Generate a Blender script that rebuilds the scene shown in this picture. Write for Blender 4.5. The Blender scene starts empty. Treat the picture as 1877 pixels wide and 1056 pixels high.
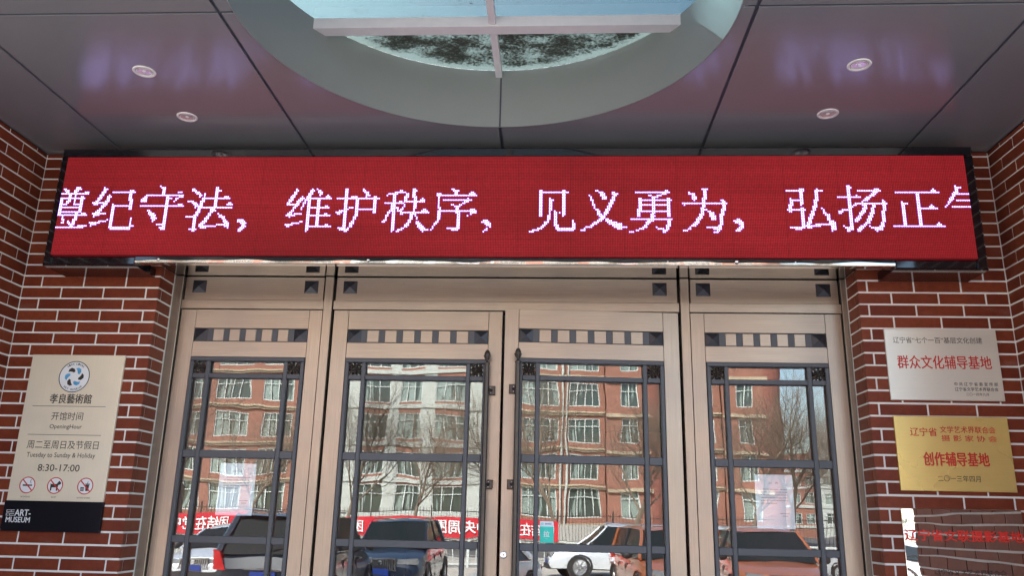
import bpy, math, random
from mathutils import Vector, Matrix
random.seed(7)
SC = bpy.context.scene
COL = SC.collection
# ------------------------------------------------------------------ camera
cam_d = bpy.data.cameras.new('camera'); cam = bpy.data.objects.new('camera', cam_d); COL.objects.link(cam)
r_, u_, f_ = Vector((0.99852, 0.05015, 0.02092)), Vector((-0.00644, -0.27309, 0.96197)), Vector((-0.05395, 0.96068, 0.27236))
m = Matrix((r_, u_, -f_)).transposed().to_4x4(); m.translation = Vector((0.3061, -4.685, 1.55))
cam.matrix_world = m
cam_d.sensor_width = 36; cam_d.lens = 36*1501.7/1877; cam_d.clip_start = .05; cam_d.clip_end = 1500
SC.camera = cam
# ------------------------------------------------------------------ sky, sun, exposure
SUN_EL, SUN_AZ = math.radians(44), math.radians(-28)      # azimuth from +Y towards +X
w = bpy.data.worlds.new('World'); SC.world = w; w.use_nodes = True
nt = w.node_tree; bg = nt.nodes['Background']
sky = nt.nodes.new('ShaderNodeTexSky'); sky.sky_type = 'NISHITA'; sky.sun_disc = False
sky.sun_elevation = SUN_EL; sky.sun_rotation = SUN_AZ; sky.air_density = 1.2; sky.dust_density = 1.5; sky.ozone_density = 1.2
nt.links.new(sky.outputs[0], bg.inputs[0]); bg.inputs[1].default_value = .125
sd = bpy.data.lights.new('sun', 'SUN'); sd.energy = 4.4; sd.angle = math.radians(.5); sd.color = (1, .94, .86)
sun = bpy.data.objects.new('sun', sd); COL.objects.link(sun)
sv = Vector((math.sin(SUN_AZ)*math.cos(SUN_EL), math.cos(SUN_AZ)*math.cos(SUN_EL), math.sin(SUN_EL)))
sun.rotation_euler = sv.to_track_quat('Z', 'Y').to_euler(); sun.location = sv*60
SC.view_settings.view_transform = 'Standard'; SC.view_settings.look = 'None'
SC.view_settings.exposure = 2.2; SC.view_settings.gamma = 1; SC.view_settings.use_curve_mapping = False
SC.render.engine = 'CYCLES'
SC.cycles.max_bounces = 8; SC.cycles.glossy_bounces = 5; SC.cycles.transparent_max_bounces = 8
SC.cycles.sample_clamp_indirect = 6
# ------------------------------------------------------------------ materials
def _m(name):
    mt = bpy.data.materials.new(name); mt.use_nodes = True
    return mt, mt.node_tree, mt.node_tree.nodes['Principled BSDF']
def N(nt, t, **k):
    n = nt.nodes.new('ShaderNode'+t)
    for a, b in k.items(): setattr(n, a, b)
    return n
def mixc(nt, fac, a, b, mode='MIX'):
    n = N(nt, 'Mix', data_type='RGBA', blend_type=mode)
    for s, v in ((0, fac), (6, a), (7, b)):
        if isinstance(v, bpy.types.NodeSocket): nt.links.new(v, n.inputs[s])
        else: n.inputs[s].default_value = v if s == 0 else (*v[:3], 1)
    return n.outputs[2]
def math_(nt, op, a, b=None, c=None, clamp=False):
    n = N(nt, 'Math', operation=op, use_clamp=clamp)
    for i, v in enumerate((a, b, c)):
        if v is None: continue
        if isinstance(v, bpy.types.NodeSocket): nt.links.new(v, n.inputs[i])
        else: n.inputs[i].default_value = v
    return n.outputs[0]
def noise(nt, scale=(1, 1, 1), s=1., detail=3, rough=.55, coord='Object'):
    tc = N(nt, 'TexCoord'); mp = N(nt, 'Mapping'); mp.inputs['Scale'].default_value = scale
    nt.links.new(tc.outputs[coord], mp.inputs[0])
    n = N(nt, 'TexNoise'); n.inputs['Scale'].default_value = s; n.inputs['Detail'].default_value = detail; n.inputs['Roughness'].default_value = rough
    nt.links.new(mp.outputs[0], n.inputs['Vector']); return n.outputs[0]
def ramp(nt, v, lo, hi):
    n = N(nt, 'MapRange'); nt.links.new(v, n.inputs[0]); n.inputs[1].default_value = lo; n.inputs[2].default_value = hi
    return n.outputs[0]
def bump(nt, h, strength, dist, b, normal=None):
    n = N(nt, 'Bump'); n.inputs['Strength'].default_value = strength; n.inputs['Distance'].default_value = dist
    nt.links.new(h, n.inputs['Height']); nt.links.new(n.outputs[0], b.inputs['Normal']); return n
def simple(name, col, rough=.5, metal=0., var=.12, scale=6., bmp=0., spec=.5, coat=0., rvar=.0, stretch=(1, 1, 1), detail=4):
    mt, nt, b = _m(name)
    v = noise(nt, stretch, scale, detail)
    c = mixc(nt, v, [x*(1-var) for x in col], [min(1, x*(1+var)) for x in col])
    nt.links.new(c, b.inputs['Base Color'])
    b.inputs['Roughness'].default_value = rough; b.inputs['Metallic'].default_value = metal
    b.inputs['Specular IOR Level'].default_value = spec; b.inputs['Coat Weight'].default_value = coat; b.inputs['Coat Roughness'].default_value = .05
    if rvar:
        nt.links.new(math_(nt, 'ADD', math_(nt, 'MULTIPLY', v, rvar), rough-rvar/2), b.inputs['Roughness'])
    if bmp: bump(nt, v, bmp, .002, b)
    return mt
def emis(name, col, s, base=(0.02, .02, .02)):
    mt, nt, b = _m(name); b.inputs['Base Color'].default_value = (*base, 1); b.inputs['Emission Color'].default_value = (*col, 1)
    b.inputs['Emission Strength'].default_value = s; b.inputs['Roughness'].default_value = .4; return mt
# brushed champagne metal, grain along x or along z
def brushed(name, col, horiz, metal=.8, rough=.33, var=.30, bm=.3):
    mt, nt, b = _m(name)
    g = noise(nt, (3, 3, 260) if horiz else (260, 3, 3), 1., 3, .6)
    cl = noise(nt, (1, 1, 1), 2.3, 3, .5)
    sm = noise(nt, (1, 1, 1), 14, 5, .65)
    c = mixc(nt, g, [x*(1-var) for x in col], [min(1, x*(1+var)) for x in col])
    c = mixc(nt, math_(nt, 'MULTIPLY', ramp(nt, cl, .35, .7), .5), c, [col[0]*.76, col[1]*.79, col[2]*.88])
    c = mixc(nt, math_(nt, 'MULTIPLY', ramp(nt, sm, .62, .8), .18), c, [x*.55 for x in col])
    nt.links.new(c, b.inputs['Base Color']); b.inputs['Metallic'].default_value = metal
    nt.links.new(math_(nt, 'ADD', math_(nt, 'MULTIPLY', cl, .16), rough-.08), b.inputs['Roughness'])
    bump(nt, g, bm, .0006, b); return mt
M = {}
BZ = (.44, .362, .292)
M['bronze_h'] = brushed('champagne metal grain across', BZ, True)
M['bronze_v'] = brushed('champagne metal grain upright', BZ, False)
M['dark'] = simple('dark slate door metal', (.085, .09, .105), .42, .35, .12, 9, .1, rvar=.12)
M['iron'] = simple('cast dark bronze', (.085, .070, .062), .36, .5, .3, 30, .3)
M['studs'] = simple('dark pyramid stud metal', (.042, .042, .052), .34, .4, .2, 12, .1)
M['gap'] = simple('black gap', (.008, .008, .009), .8, var=.1)
# brick tile with a tone of its own per object
def brick_mat(name, c1, c2, rough=.55):
    mt, nt, b = _m(name)
    oi = N(nt, 'ObjectInfo')
    c = mixc(nt, oi.outputs['Random'], c1, c2)
    n1 = noise(nt, (1, 1, 1), 35, 5, .6); n2 = noise(nt, (1, 1, 1), 6, 3)
    c = mixc(nt, math_(nt, 'MULTIPLY', ramp(nt, n1, .35, .8), .5), c, [x*.6 for x in c1])
    c = mixc(nt, math_(nt, 'MULTIPLY', ramp(nt, n2, .45, .8), .35), c, [x*1.35 for x in c2])
    st_ = noise(nt, (.8, 1, 2.5), 2.2, 5, .7); c = mixc(nt, math_(nt, 'MULTIPLY', ramp(nt, st_, .62, .82), .30), c, (.42, .30, .26))
    sp = noise(nt, (1, 1, 1), 160, 2)
    c = mixc(nt, math_(nt, 'MULTIPLY', ramp(nt, sp, .70, .78), .45), c, (.3, .2, .16))
    nt.links.new(c, b.inputs['Base Color']); b.inputs['Roughness'].default_value = rough; b.inputs['Specular IOR Level'].default_value = .22
    bump(nt, n1, .6, .002, b); return mt
M['brick'] = brick_mat('glazed red brown brick', (.148, .027, .013), (.240, .052, .023), .45)
M['mortar'] = simple('white painted joint', (.84, .82, .79), .8, var=.16, scale=11, bmp=.6, detail=8)
M['ceil'] = simple('grey brown aluminium panel', (.262, .266, .285), .20, .26, .05, 1.5, .0, rvar=.05, spec=.6)
M['seal'] = simple('grey joint sealant', (.055, .06, .08), .6, var=.15, scale=12)
M['collar'] = simple('satin grey skylight collar', (.265, .285, .275), .45, .15, .06, 3)
M['bar'] = simple('white painted steel bar', (.74, .70, .70), .45, 0, .08, 20, .1)
M['trim'] = simple('ivory downlight trim', (.88, .85, .82), .4)
M['reflector'] = simple('satin aluminium reflector', (.92, .91, .90), .22, .6)
M['bulb'] = simple('frosted lamp glass', (.8, .8, .8), .3)
M['casing'] = simple('glossy black casing', (.008, .008, .011), .07, 0, .1, 5, spec=.6, coat=.5)
def mirror_mat(name, col, rough, ns, amp, stretch=(1, 1, 1), detail=1.5):
    mt, nt, b = _m(name); b.inputs['Base Color'].default_value = (*col, 1); b.inputs['Metallic'].default_value = 1
    b.inputs['Roughness'].default_value = rough
    h = noise(nt, stretch, ns, detail, .4); bump(nt, h, 1., amp, b); return mt
M['wavy'] = mirror_mat('dented stainless strip', (.55, .55, .55), .03, 9, .0009, (1, 1, 1.5), 1.5)
M['soffit'] = mirror_mat('stainless soffit', (.24, .23, .22), .08, 3, .0008)
M['plaque_mirror'] = mirror_mat('polished stainless plaque', (.66, .60, .57), .012, 5, .0007, (1, 1, 2.2), .5)
M['silver'] = brushed('brushed silver plaque metal', (.90, .86, .74), True, .45, .30, .05, .12)
M['gold'] = brushed('brushed gold plaque metal', (.90, .66, .23), True, .5, .28, .05, .12)
M['sand'] = brushed('sand coloured brushed sign metal', (.88, .775, .60), False, .2, .36, .05, .08)
M['blackpanel'] = simple('black acrylic', (.008, .008, .013), .3, spec=.15)
M['ink'] = simple('black ink', (.03, .024, .022), .5)
M['redink'] = simple('red enamel paint', (.55, .03, .02), .4)
M['brightred'] = simple('bright red enamel paint', (.78, .03, .02), .4)
M['whiteink'] = simple('white ink', (.8, .8, .82), .5)
M['blueink'] = simple('blue ink', (.10, .38, .68), .5, var=.5, scale=40)
M['paper'] = simple('white paper', (.78, .87, .96), .7, var=.03, scale=4)
M['teal'] = simple('teal sticker vinyl', (.015, .66, .56), .35, var=.03)
M['greyink'] = simple('grey ink', (.25, .27, .33), .5)
M['chrome'] = simple('chrome lock', (.85, .85, .85), .15, 1.)
LED_RED = .070
# LED screen: rows of lit red diodes on a dark board
def led_mat():
    mt, nt, b = _m('red led matrix')
    tc = N(nt, 'TexCoord'); sx = N(nt, 'SeparateXYZ'); nt.links.new(tc.outputs['Object'], sx.inputs[0])
    fx = math_(nt, 'SUBTRACT', math_(nt, 'FRACT', math_(nt, 'MULTIPLY', math_(nt, 'ADD', sx.outputs[0], 2.5225), 556/5.045)), .5)
    fz = math_(nt, 'SUBTRACT', math_(nt, 'FRACT', math_(nt, 'MULTIPLY', math_(nt, 'SUBTRACT', sx.outputs[2], 2.9248), 64/.5932)), .5)
    d = math_(nt, 'SQRT', math_(nt, 'ADD', math_(nt, 'MULTIPLY', fx, fx), math_(nt, 'MULTIPLY', fz, fz)))
    dot = N(nt, 'MapRange', interpolation_type='SMOOTHSTEP'); nt.links.new(d, dot.inputs[0])
    dot.inputs[1].default_value = .50; dot.inputs[2].default_value = .18; dot.inputs[3].default_value = .42; dot.inputs[4].default_value = 1.35
    big = noise(nt, (1, 1, 2), .9, 2); rowv = noise(nt, (.8, 1, 90), 1., 2); tw = noise(nt, (110, 1, 108), 1., 1)
    s = math_(nt, 'MULTIPLY', dot.outputs[0], math_(nt, 'ADD', .50, math_(nt, 'MULTIPLY', big, 1.0)))
    s = math_(nt, 'MULTIPLY', s, math_(nt, 'ADD', .70, math_(nt, 'MULTIPLY', rowv, .60)))
    s = math_(nt, 'MULTIPLY', s, math_(nt, 'ADD', .60, math_(nt, 'MULTIPLY', tw, .8)))
    # module seams every 32 columns / 16 rows
    mx = math_(nt, 'FRACT', math_(nt, 'MULTIPLY', math_(nt, 'ADD', sx.outputs[0], 2.5225), 556/5.045/32))
    mz = math_(nt, 'FRACT', math_(nt, 'MULTIPLY', math_(nt, 'SUBTRACT', sx.outputs[2], 2.9248), 64/.5932/32))
    sm = math_(nt, 'MULTIPLY', math_(nt, 'GREATER_THAN', mx, .014), math_(nt, 'GREATER_THAN', mz, .012))
    s = math_(nt, 'MULTIPLY', s, math_(nt, 'ADD', .72, math_(nt, 'MULTIPLY', sm, .28)))
    b.inputs['Base Color'].default_value = (.02, .008, .008, 1); b.inputs['Roughness'].default_value = .8; b.inputs['Specular IOR Level'].default_value = .1
    b.inputs['Emission Color'].default_value = (1, .042, .060, 1)
    nt.links.new(math_(nt, 'MULTIPLY', s, LED_RED), b.inputs['Emission Strength']); return mt
M['led'] = led_mat()
M['led_core'] = emis('lit white diode', (.50, .53, 1.0), 2.4)
M['led_glow'] = emis('blue violet painted halo', (.32, .10, .72), .30)  # halo about each lit diode, painted as a faintly glowing tile
# door glass: part mirror, part clear, slightly wavy
def glass_mat(name, refl, tint, ns, amp, rough=0.):
    mt = bpy.data.materials.new(name); mt.use_nodes = True; nt = mt.node_tree
    for n in list(nt.nodes): nt.nodes.remove(n)
    out = N(nt, 'OutputMaterial'); mx = N(nt, 'MixShader'); gl = N(nt, 'BsdfGlossy'); tr = N(nt, 'BsdfTransparent')
    gl.inputs['Roughness'].default_value = rough; gl.inputs['Color'].default_value = (.97, 1, .98, 1); tr.inputs['Color'].default_value = (*tint, 1)
    mx.inputs[0].default_value = refl
    nt.links.new(tr.outputs[0], mx.inputs[1]); nt.links.new(gl.outputs[0], mx.inputs[2]); nt.links.new(mx.outputs[0], out.inputs[0])
    h = noise(nt, (1, 1, .8), ns, 2, .35)
    bp = N(nt, 'Bump'); bp.inputs['Strength'].default_value = 1; bp.inputs['Distance'].default_value = amp
    nt.links.new(h, bp.inputs['Height']); nt.links.new(bp.outputs[0], gl.inputs['Normal']); return mt
M['pane'] = glass_mat('reflective door glass', .122, (1, 1, 1), 2.4, .0011)
# skylight glass with moss and scum lying on top
def skyglass():
    mt = bpy.data.materials.new('mossy skylight glass'); mt.use_nodes = True; nt = mt.node_tree
    for n in list(nt.nodes): nt.nodes.remove(n)
    out = N(nt, 'OutputMaterial'); tr = N(nt, 'BsdfTransparent'); tr.inputs[0].default_value = (.25, .33, .355, 1)
    gl = N(nt, 'BsdfGlossy'); gl.inputs['Roughness'].default_value = .02
    m0 = N(nt, 'MixShader'); m0.inputs[0].default_value = .10; nt.links.new(tr.outputs[0], m0.inputs[1]); nt.links.new(gl.outputs[0], m0.inputs[2])
    # pale lichen film, lit through from above
    tl = N(nt, 'BsdfTranslucent'); tl.inputs[0].default_value = (.25, .275, .25, 1)
    mo = N(nt, 'BsdfDiffuse'); mo.inputs[0].default_value = (.075, .082, .066, 1)
    tc = N(nt, 'TexCoord'); sx = N(nt, 'SeparateXYZ'); nt.links.new(tc.outputs['Object'], sx.inputs[0])
    y = sx.outputs[1]
    heavy = N(nt, 'MapRange', interpolation_type='SMOOTHSTEP'); nt.links.new(y, heavy.inputs[0]); heavy.inputs[1].default_value = -1.08; heavy.inputs[2].default_value = -.98
    # clean rim near the collar
    rim = N(nt, 'VectorMath', operation='DISTANCE'); nt.links.new(tc.outputs['Object'], rim.inputs[0]); rim.inputs[1].default_value = (-.0134, -1.64, 4.0)
    rimf = ramp(nt, rim.outputs[1], 1.09, 1.03)
    fine = noise(nt, (1, 1.7, 1), 62, 10, .82); cell = noise(nt, (1, 1.6, 1), 5, 4, .6)
    base = math_(nt, 'ADD', math_(nt, 'MULTIPLY', fine, 1.0), math_(nt, 'MULTIPLY', math_(nt, 'SUBTRACT', cell, .5), .42))
    thr = math_(nt, 'ADD', .62, math_(nt, 'MULTIPLY', math_(nt, 'MULTIPLY', heavy.outputs[0], rimf), -.155))
    mossf = math_(nt, 'MULTIPLY', math_(nt, 'SUBTRACT', base, thr), 14., clamp=True)
    film = math_(nt, 'MULTIPLY', math_(nt, 'ADD', math_(nt, 'MULTIPLY', heavy.outputs[0], .62), .10), math_(nt, 'ADD', .7, math_(nt, 'MULTIPLY', cell, .6)), clamp=True)
    m1 = N(nt, 'MixShader'); nt.links.new(film, m1.inputs[0]); nt.links.new(m0.outputs[0], m1.inputs[1]); nt.links.new(tl.outputs[0], m1.inputs[2])
    m2 = N(nt, 'MixShader'); nt.links.new(mossf, m2.inputs[0]); nt.links.new(m1.outputs[0], m2.inputs[1]); nt.links.new(mo.outputs[0], m2.inputs[2])
    nt.links.new(m2.outputs[0], out.inputs[0]); return mt
M['skyglass'] = skyglass()
# world outside
M['asphalt'] = simple('asphalt', (.11, .11, .11), .85, var=.25, scale=3, bmp=.4)
M['lot'] = simple('pale concrete parking lot', (.46, .43, .38), .8, var=.12, scale=1.2, bmp=.2)  # made pale so sunlight bounces up into the porch
M['paving'] = simple('grey granite paving', (.42, .39, .35), .6, var=.15, scale=5, bmp=.2)
M['kerb'] = simple('concrete kerb', (.38, .37, .35), .8)
M['paint'] = simple('white road paint', (.72, .72, .70), .7)
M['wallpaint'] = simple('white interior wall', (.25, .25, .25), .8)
M['terra'] = simple('terracotta brick wall', (.29, .135, .098), .85, var=.22, scale=1.4, bmp=.2)
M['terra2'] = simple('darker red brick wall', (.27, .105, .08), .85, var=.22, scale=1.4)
M['cream'] = simple('cream painted band', (.44, .36, .26), .8, var=.12, scale=2)
M['bwhite'] = simple('white facade tile', (.46, .485, .455), .7, var=.08, scale=2)
M['wframe'] = simple('white window frame', (.56, .60, .58), .5)
def winmat():
    mt, nt, b = _m('window glass with curtains')
    c = noise(nt, (2.2, 1, .25), 1.3, 2); oi = N(nt, 'ObjectInfo')
    f = math_(nt, 'ADD', c, math_(nt, 'MULTIPLY', oi.outputs['Random'], .3))
    col = mixc(nt, ramp(nt, f, .66, .74), (.045, .065, .06), (.24, .30, .28))
    nt.links.new(col, b.inputs['Base Color']); b.inputs['Roughness'].default_value = .12; b.inputs['Specular IOR Level'].default_value = .8; return mt
M['wglass'] = winmat()
M['bark'] = simple('pale brown bark', (.20, .155, .115), .85, var=.25, scale=4)
M['banner'] = simple('red banner cloth', (.52, .015, .03), .7, var=.1, scale=1.2)
M['tyre'] = simple('tyre rubber', (.02, .02, .02), .8); M['rim'] = simple('alloy rim', (.55, .55, .56), .3, .9)
M['carglass'] = simple('car glass', (.015, .02, .022), .06, spec=.12)
M['headlamp'] = simple('headlamp lens', (.35, .37, .40), .08, .5, coat=1.)
M['taillamp'] = simple('red tail lamp', (.45, .012, .015), .12, coat=1.)
M['plate'] = simple('blue number plate', (.01, .035, .22), .4)
M['grille'] = simple('chrome grille', (.45, .45, .47), .18, .9)
M['plastic'] = simple('black bumper plastic', (.02, .02, .022), .6)
def paintmat(n, c): return simple(n, c, .28, .25, .04, 3, coat=1.)
# ------------------------------------------------------------------ mesh helpers
class MB:
    def __init__(s): s.v = []; s.f = []; s.mi = []
    def add(s, vs, fs, k=0):
        o = len(s.v); s.v += [tuple(v) for v in vs]; s.f += [tuple(i+o for i in f) for f in fs]; s.mi += [k]*len(fs); return s
    def box(s, x0, x1, y0, y1, z0, z1, bev=0., k=0):
        if x0 > x1: x0, x1 = x1, x0
        if y0 > y1: y0, y1 = y1, y0
        if z0 > z1: z0, z1 = z1, z0
        if bev:      # chamfer all the edges of the -Y face
            b = bev
            vs = [(x0, y0+b, z0), (x1, y0+b, z0), (x1, y0+b, z1), (x0, y0+b, z1), (x0+b, y0, z0+b), (x1-b, y0, z0+b), (x1-b, y0, z1-b), (x0+b, y0, z1-b),
                  (x0, y1, z0), (x1, y1, z0), (x1, y1, z1), (x0, y1, z1)]
            fs = [(4, 5, 6, 7), (0, 1, 5, 4), (1, 2, 6, 5), (2, 3, 7, 6), (3, 0, 4, 7), (8, 9, 1, 0), (9, 10, 2, 1), (10, 11, 3, 2), (11, 8, 0, 3), (11, 10, 9, 8)]
            return s.add(vs, fs, k)
        vs = [(x, y, z) for z in (z0, z1) for y in (y0, y1) for x in (x0, x1)]
        return s.add(vs, [(0, 2, 3, 1), (4, 5, 7, 6), (0, 1, 5, 4), (1, 3, 7, 5), (3, 2, 6, 7), (2, 0, 4, 6)], k)
    def bar(s, a, b, r0, r1=None, n=6, cap=True, k=0):
        a, b = Vector(a), Vector(b); r1 = r0 if r1 is None else r1
        d = (b-a)
        if d.length < 1e-6: return s
        d.normalize(); p = d.orthogonal().normalized(); q = d.cross(p); vs = []
        for c, r in ((a, r0), (b, r1)):
            for i in range(n):
                t = 2*math.pi*i/n; vs.append(c+(p*math.cos(t)+q*math.sin(t))*r)
        fs = [(i, (i+1) % n, n+(i+1) % n, n+i) for i in range(n)]
        if cap: fs += [tuple(range(n-1, -1, -1)), tuple(range(n, 2*n))]
        return s.add(vs, fs, k)
    def lathe(s, prof, c=(0, 0, 0), n=24, axis='z', k=0):
        vs = []; c = Vector(c)
        for r, h in prof:
            for i in range(n):
                t = 2*math.pi*i/n; a, b = r*math.cos(t), r*math.sin(t)
                vs.append(c+(Vector((a, b, h)) if axis == 'z' else Vector((a, h, b)) if axis == 'y' else Vector((h, a, b))))
        fs = [(j*n+i, j*n+(i+1) % n, (j+1)*n+(i+1) % n, (j+1)*n+i) for j in range(len(prof)-1) for i in range(n)]
        return s.add(vs, fs, k)
    def prism(s, pts, y0, y1, k=0):     # polygon in xz, extruded along y
        n = len(pts); vs = [(x, y0, z) for x, z in pts]+[(x, y1, z) for x, z in pts]
        return s.add(vs, [tuple(range(n)), tuple(range(2*n-1, n-1, -1))]+[(i, n+i, n+(i+1) % n, (i+1) % n) for i in range(n)], k)
    def prismz(s, pts, z0, z1, k=0):
        n = len(pts); vs = [(x, y, z0) for x, y in pts]+[(x, y, z1) for x, y in pts]
        return s.add(vs, [tuple(range(n-1, -1, -1)), tuple(range(n, 2*n))]+[(i, (i+1) % n, n+(i+1) % n, n+i) for i in range(n)], k)
    def pyramid(s, x0, x1, z0, z1, y, h, k=0):
        cx, cz = (x0+x1)/2, (z0+z1)/2
        return s.add([(x0, y, z0), (x1, y, z0), (x1, y, z1), (x0, y, z1), (cx, y-h, cz)], [(0, 1, 4), (1, 2, 4), (2, 3, 4), (3, 0, 4)], k)
    def mesh(s, name, mats):
        me = bpy.data.meshes.new(name); me.from_pydata(s.v, [], s.f)
        for mt in (mats if isinstance(mats, (list, tuple)) else [mats]): me.materials.append(mt)
        me.polygons.foreach_set('material_index', s.mi); me.update(); return me
    def obj(s, name, mats, parent=None, smooth=False, **tags):
        return link(name, s.mesh(name, mats), parent, smooth, **tags)
WROOT = {}
def tag(o, label=None, category=None, group=None, kind=None):
    for a, b in (('label', label), ('category', category), ('group', group), ('kind', kind)):
        if b: o[a] = b
    return o
def link(name, me, parent=None, smooth=False, loc=None, **tags):
    o = bpy.data.objects.new(name, me); COL.objects.link(o)
    if parent:
        o.parent = parent
        if parent.name in WROOT: o.matrix_parent_inverse = WROOT[parent.name]
    if loc: o.location = loc
    if smooth and me:
        me.polygons.foreach_set('use_smooth', [True]*len(me.polygons))
    return tag(o, **tags)
def empty(name, loc=(0, 0, 0), rz=0., **tags):
    o = bpy.data.objects.new(name, None); COL.objects.link(o); o.location = loc; o.rotation_euler = (0, 0, rz); o.empty_display_size = .1
    return tag(o, **tags)
def wroot(name, loc, **tags):      # an Empty at a thing's base whose parts are drawn in place, in scene coordinates
    o = empty(name, loc, **tags); WROOT[o.name] = Matrix.Translation(-Vector(loc)); return o
def copy_tree(o, parent=None):
    c = o.copy(); COL.objects.link(c)
    if parent: c.parent = parent
    for ch in list(o.children): copy_tree(ch, c)
    return c
def smooth_by_angle(me, ang=40):
    me.polygons.foreach_set('use_smooth', [True]*len(me.polygons)); me.set_sharp_from_angle(angle=math.radians(ang))
# lettering fitted into a box x0..x1, z0..z1 on the plane y
def lettering(body, x0, x1, z0, z1, y, mat, parent, bold=0., shear=0., name='lettering', flip=False, depth=.0006, spacing=1.):
    cu = bpy.data.curves.new(name, 'FONT'); cu.body = body; cu.size = 1; cu.shear = shear; cu.resolution_u = 3; cu.space_character = spacing
    tmp = bpy.data.objects.new('tmp', cu); COL.objects.link(tmp); bpy.context.view_layer.update()
    me = bpy.data.meshes.new_from_object(tmp.evaluated_get(bpy.context.evaluated_depsgraph_get()))
    bpy.data.objects.remove(tmp); bpy.data.curves.remove(cu)
    xs = [v.co.x for v in me.vertices]; ys = [v.co.y for v in me.vertices]
    a, b, c, d = min(xs), max(xs), min(ys), max(ys)
    for v in me.vertices:
        X = (v.co.x-a)/(b-a); Z = (v.co.y-c)/max(1e-6, d-c)
        v.co = (x1-(x1-x0)*X if flip else x0+(x1-x0)*X, y, z0+(z1-z0)*Z)
    if bold:       # heavier strokes: layered copies, each a hair in front of the last
        vs = [v.co.copy() for v in me.vertices]; fs = [tuple(q.vertices) for q in me.polygons]; bd = bold*(z1-z0)
        mb = MB()
        for i, (dx, dz) in enumerate(((0, 0), (1, 0), (-1, 0), (0, 1), (0, -1))): mb.add([(v.x+dx*bd, v.y-i*.00004, v.z+dz*bd*.7) for v in vs], fs)
        bpy.data.meshes.remove(me); me = mb.mesh(name, mat)
    me.materials.clear(); me.materials.append(mat); me.name = name; me.update()
    return link(name, me, parent)
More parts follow.
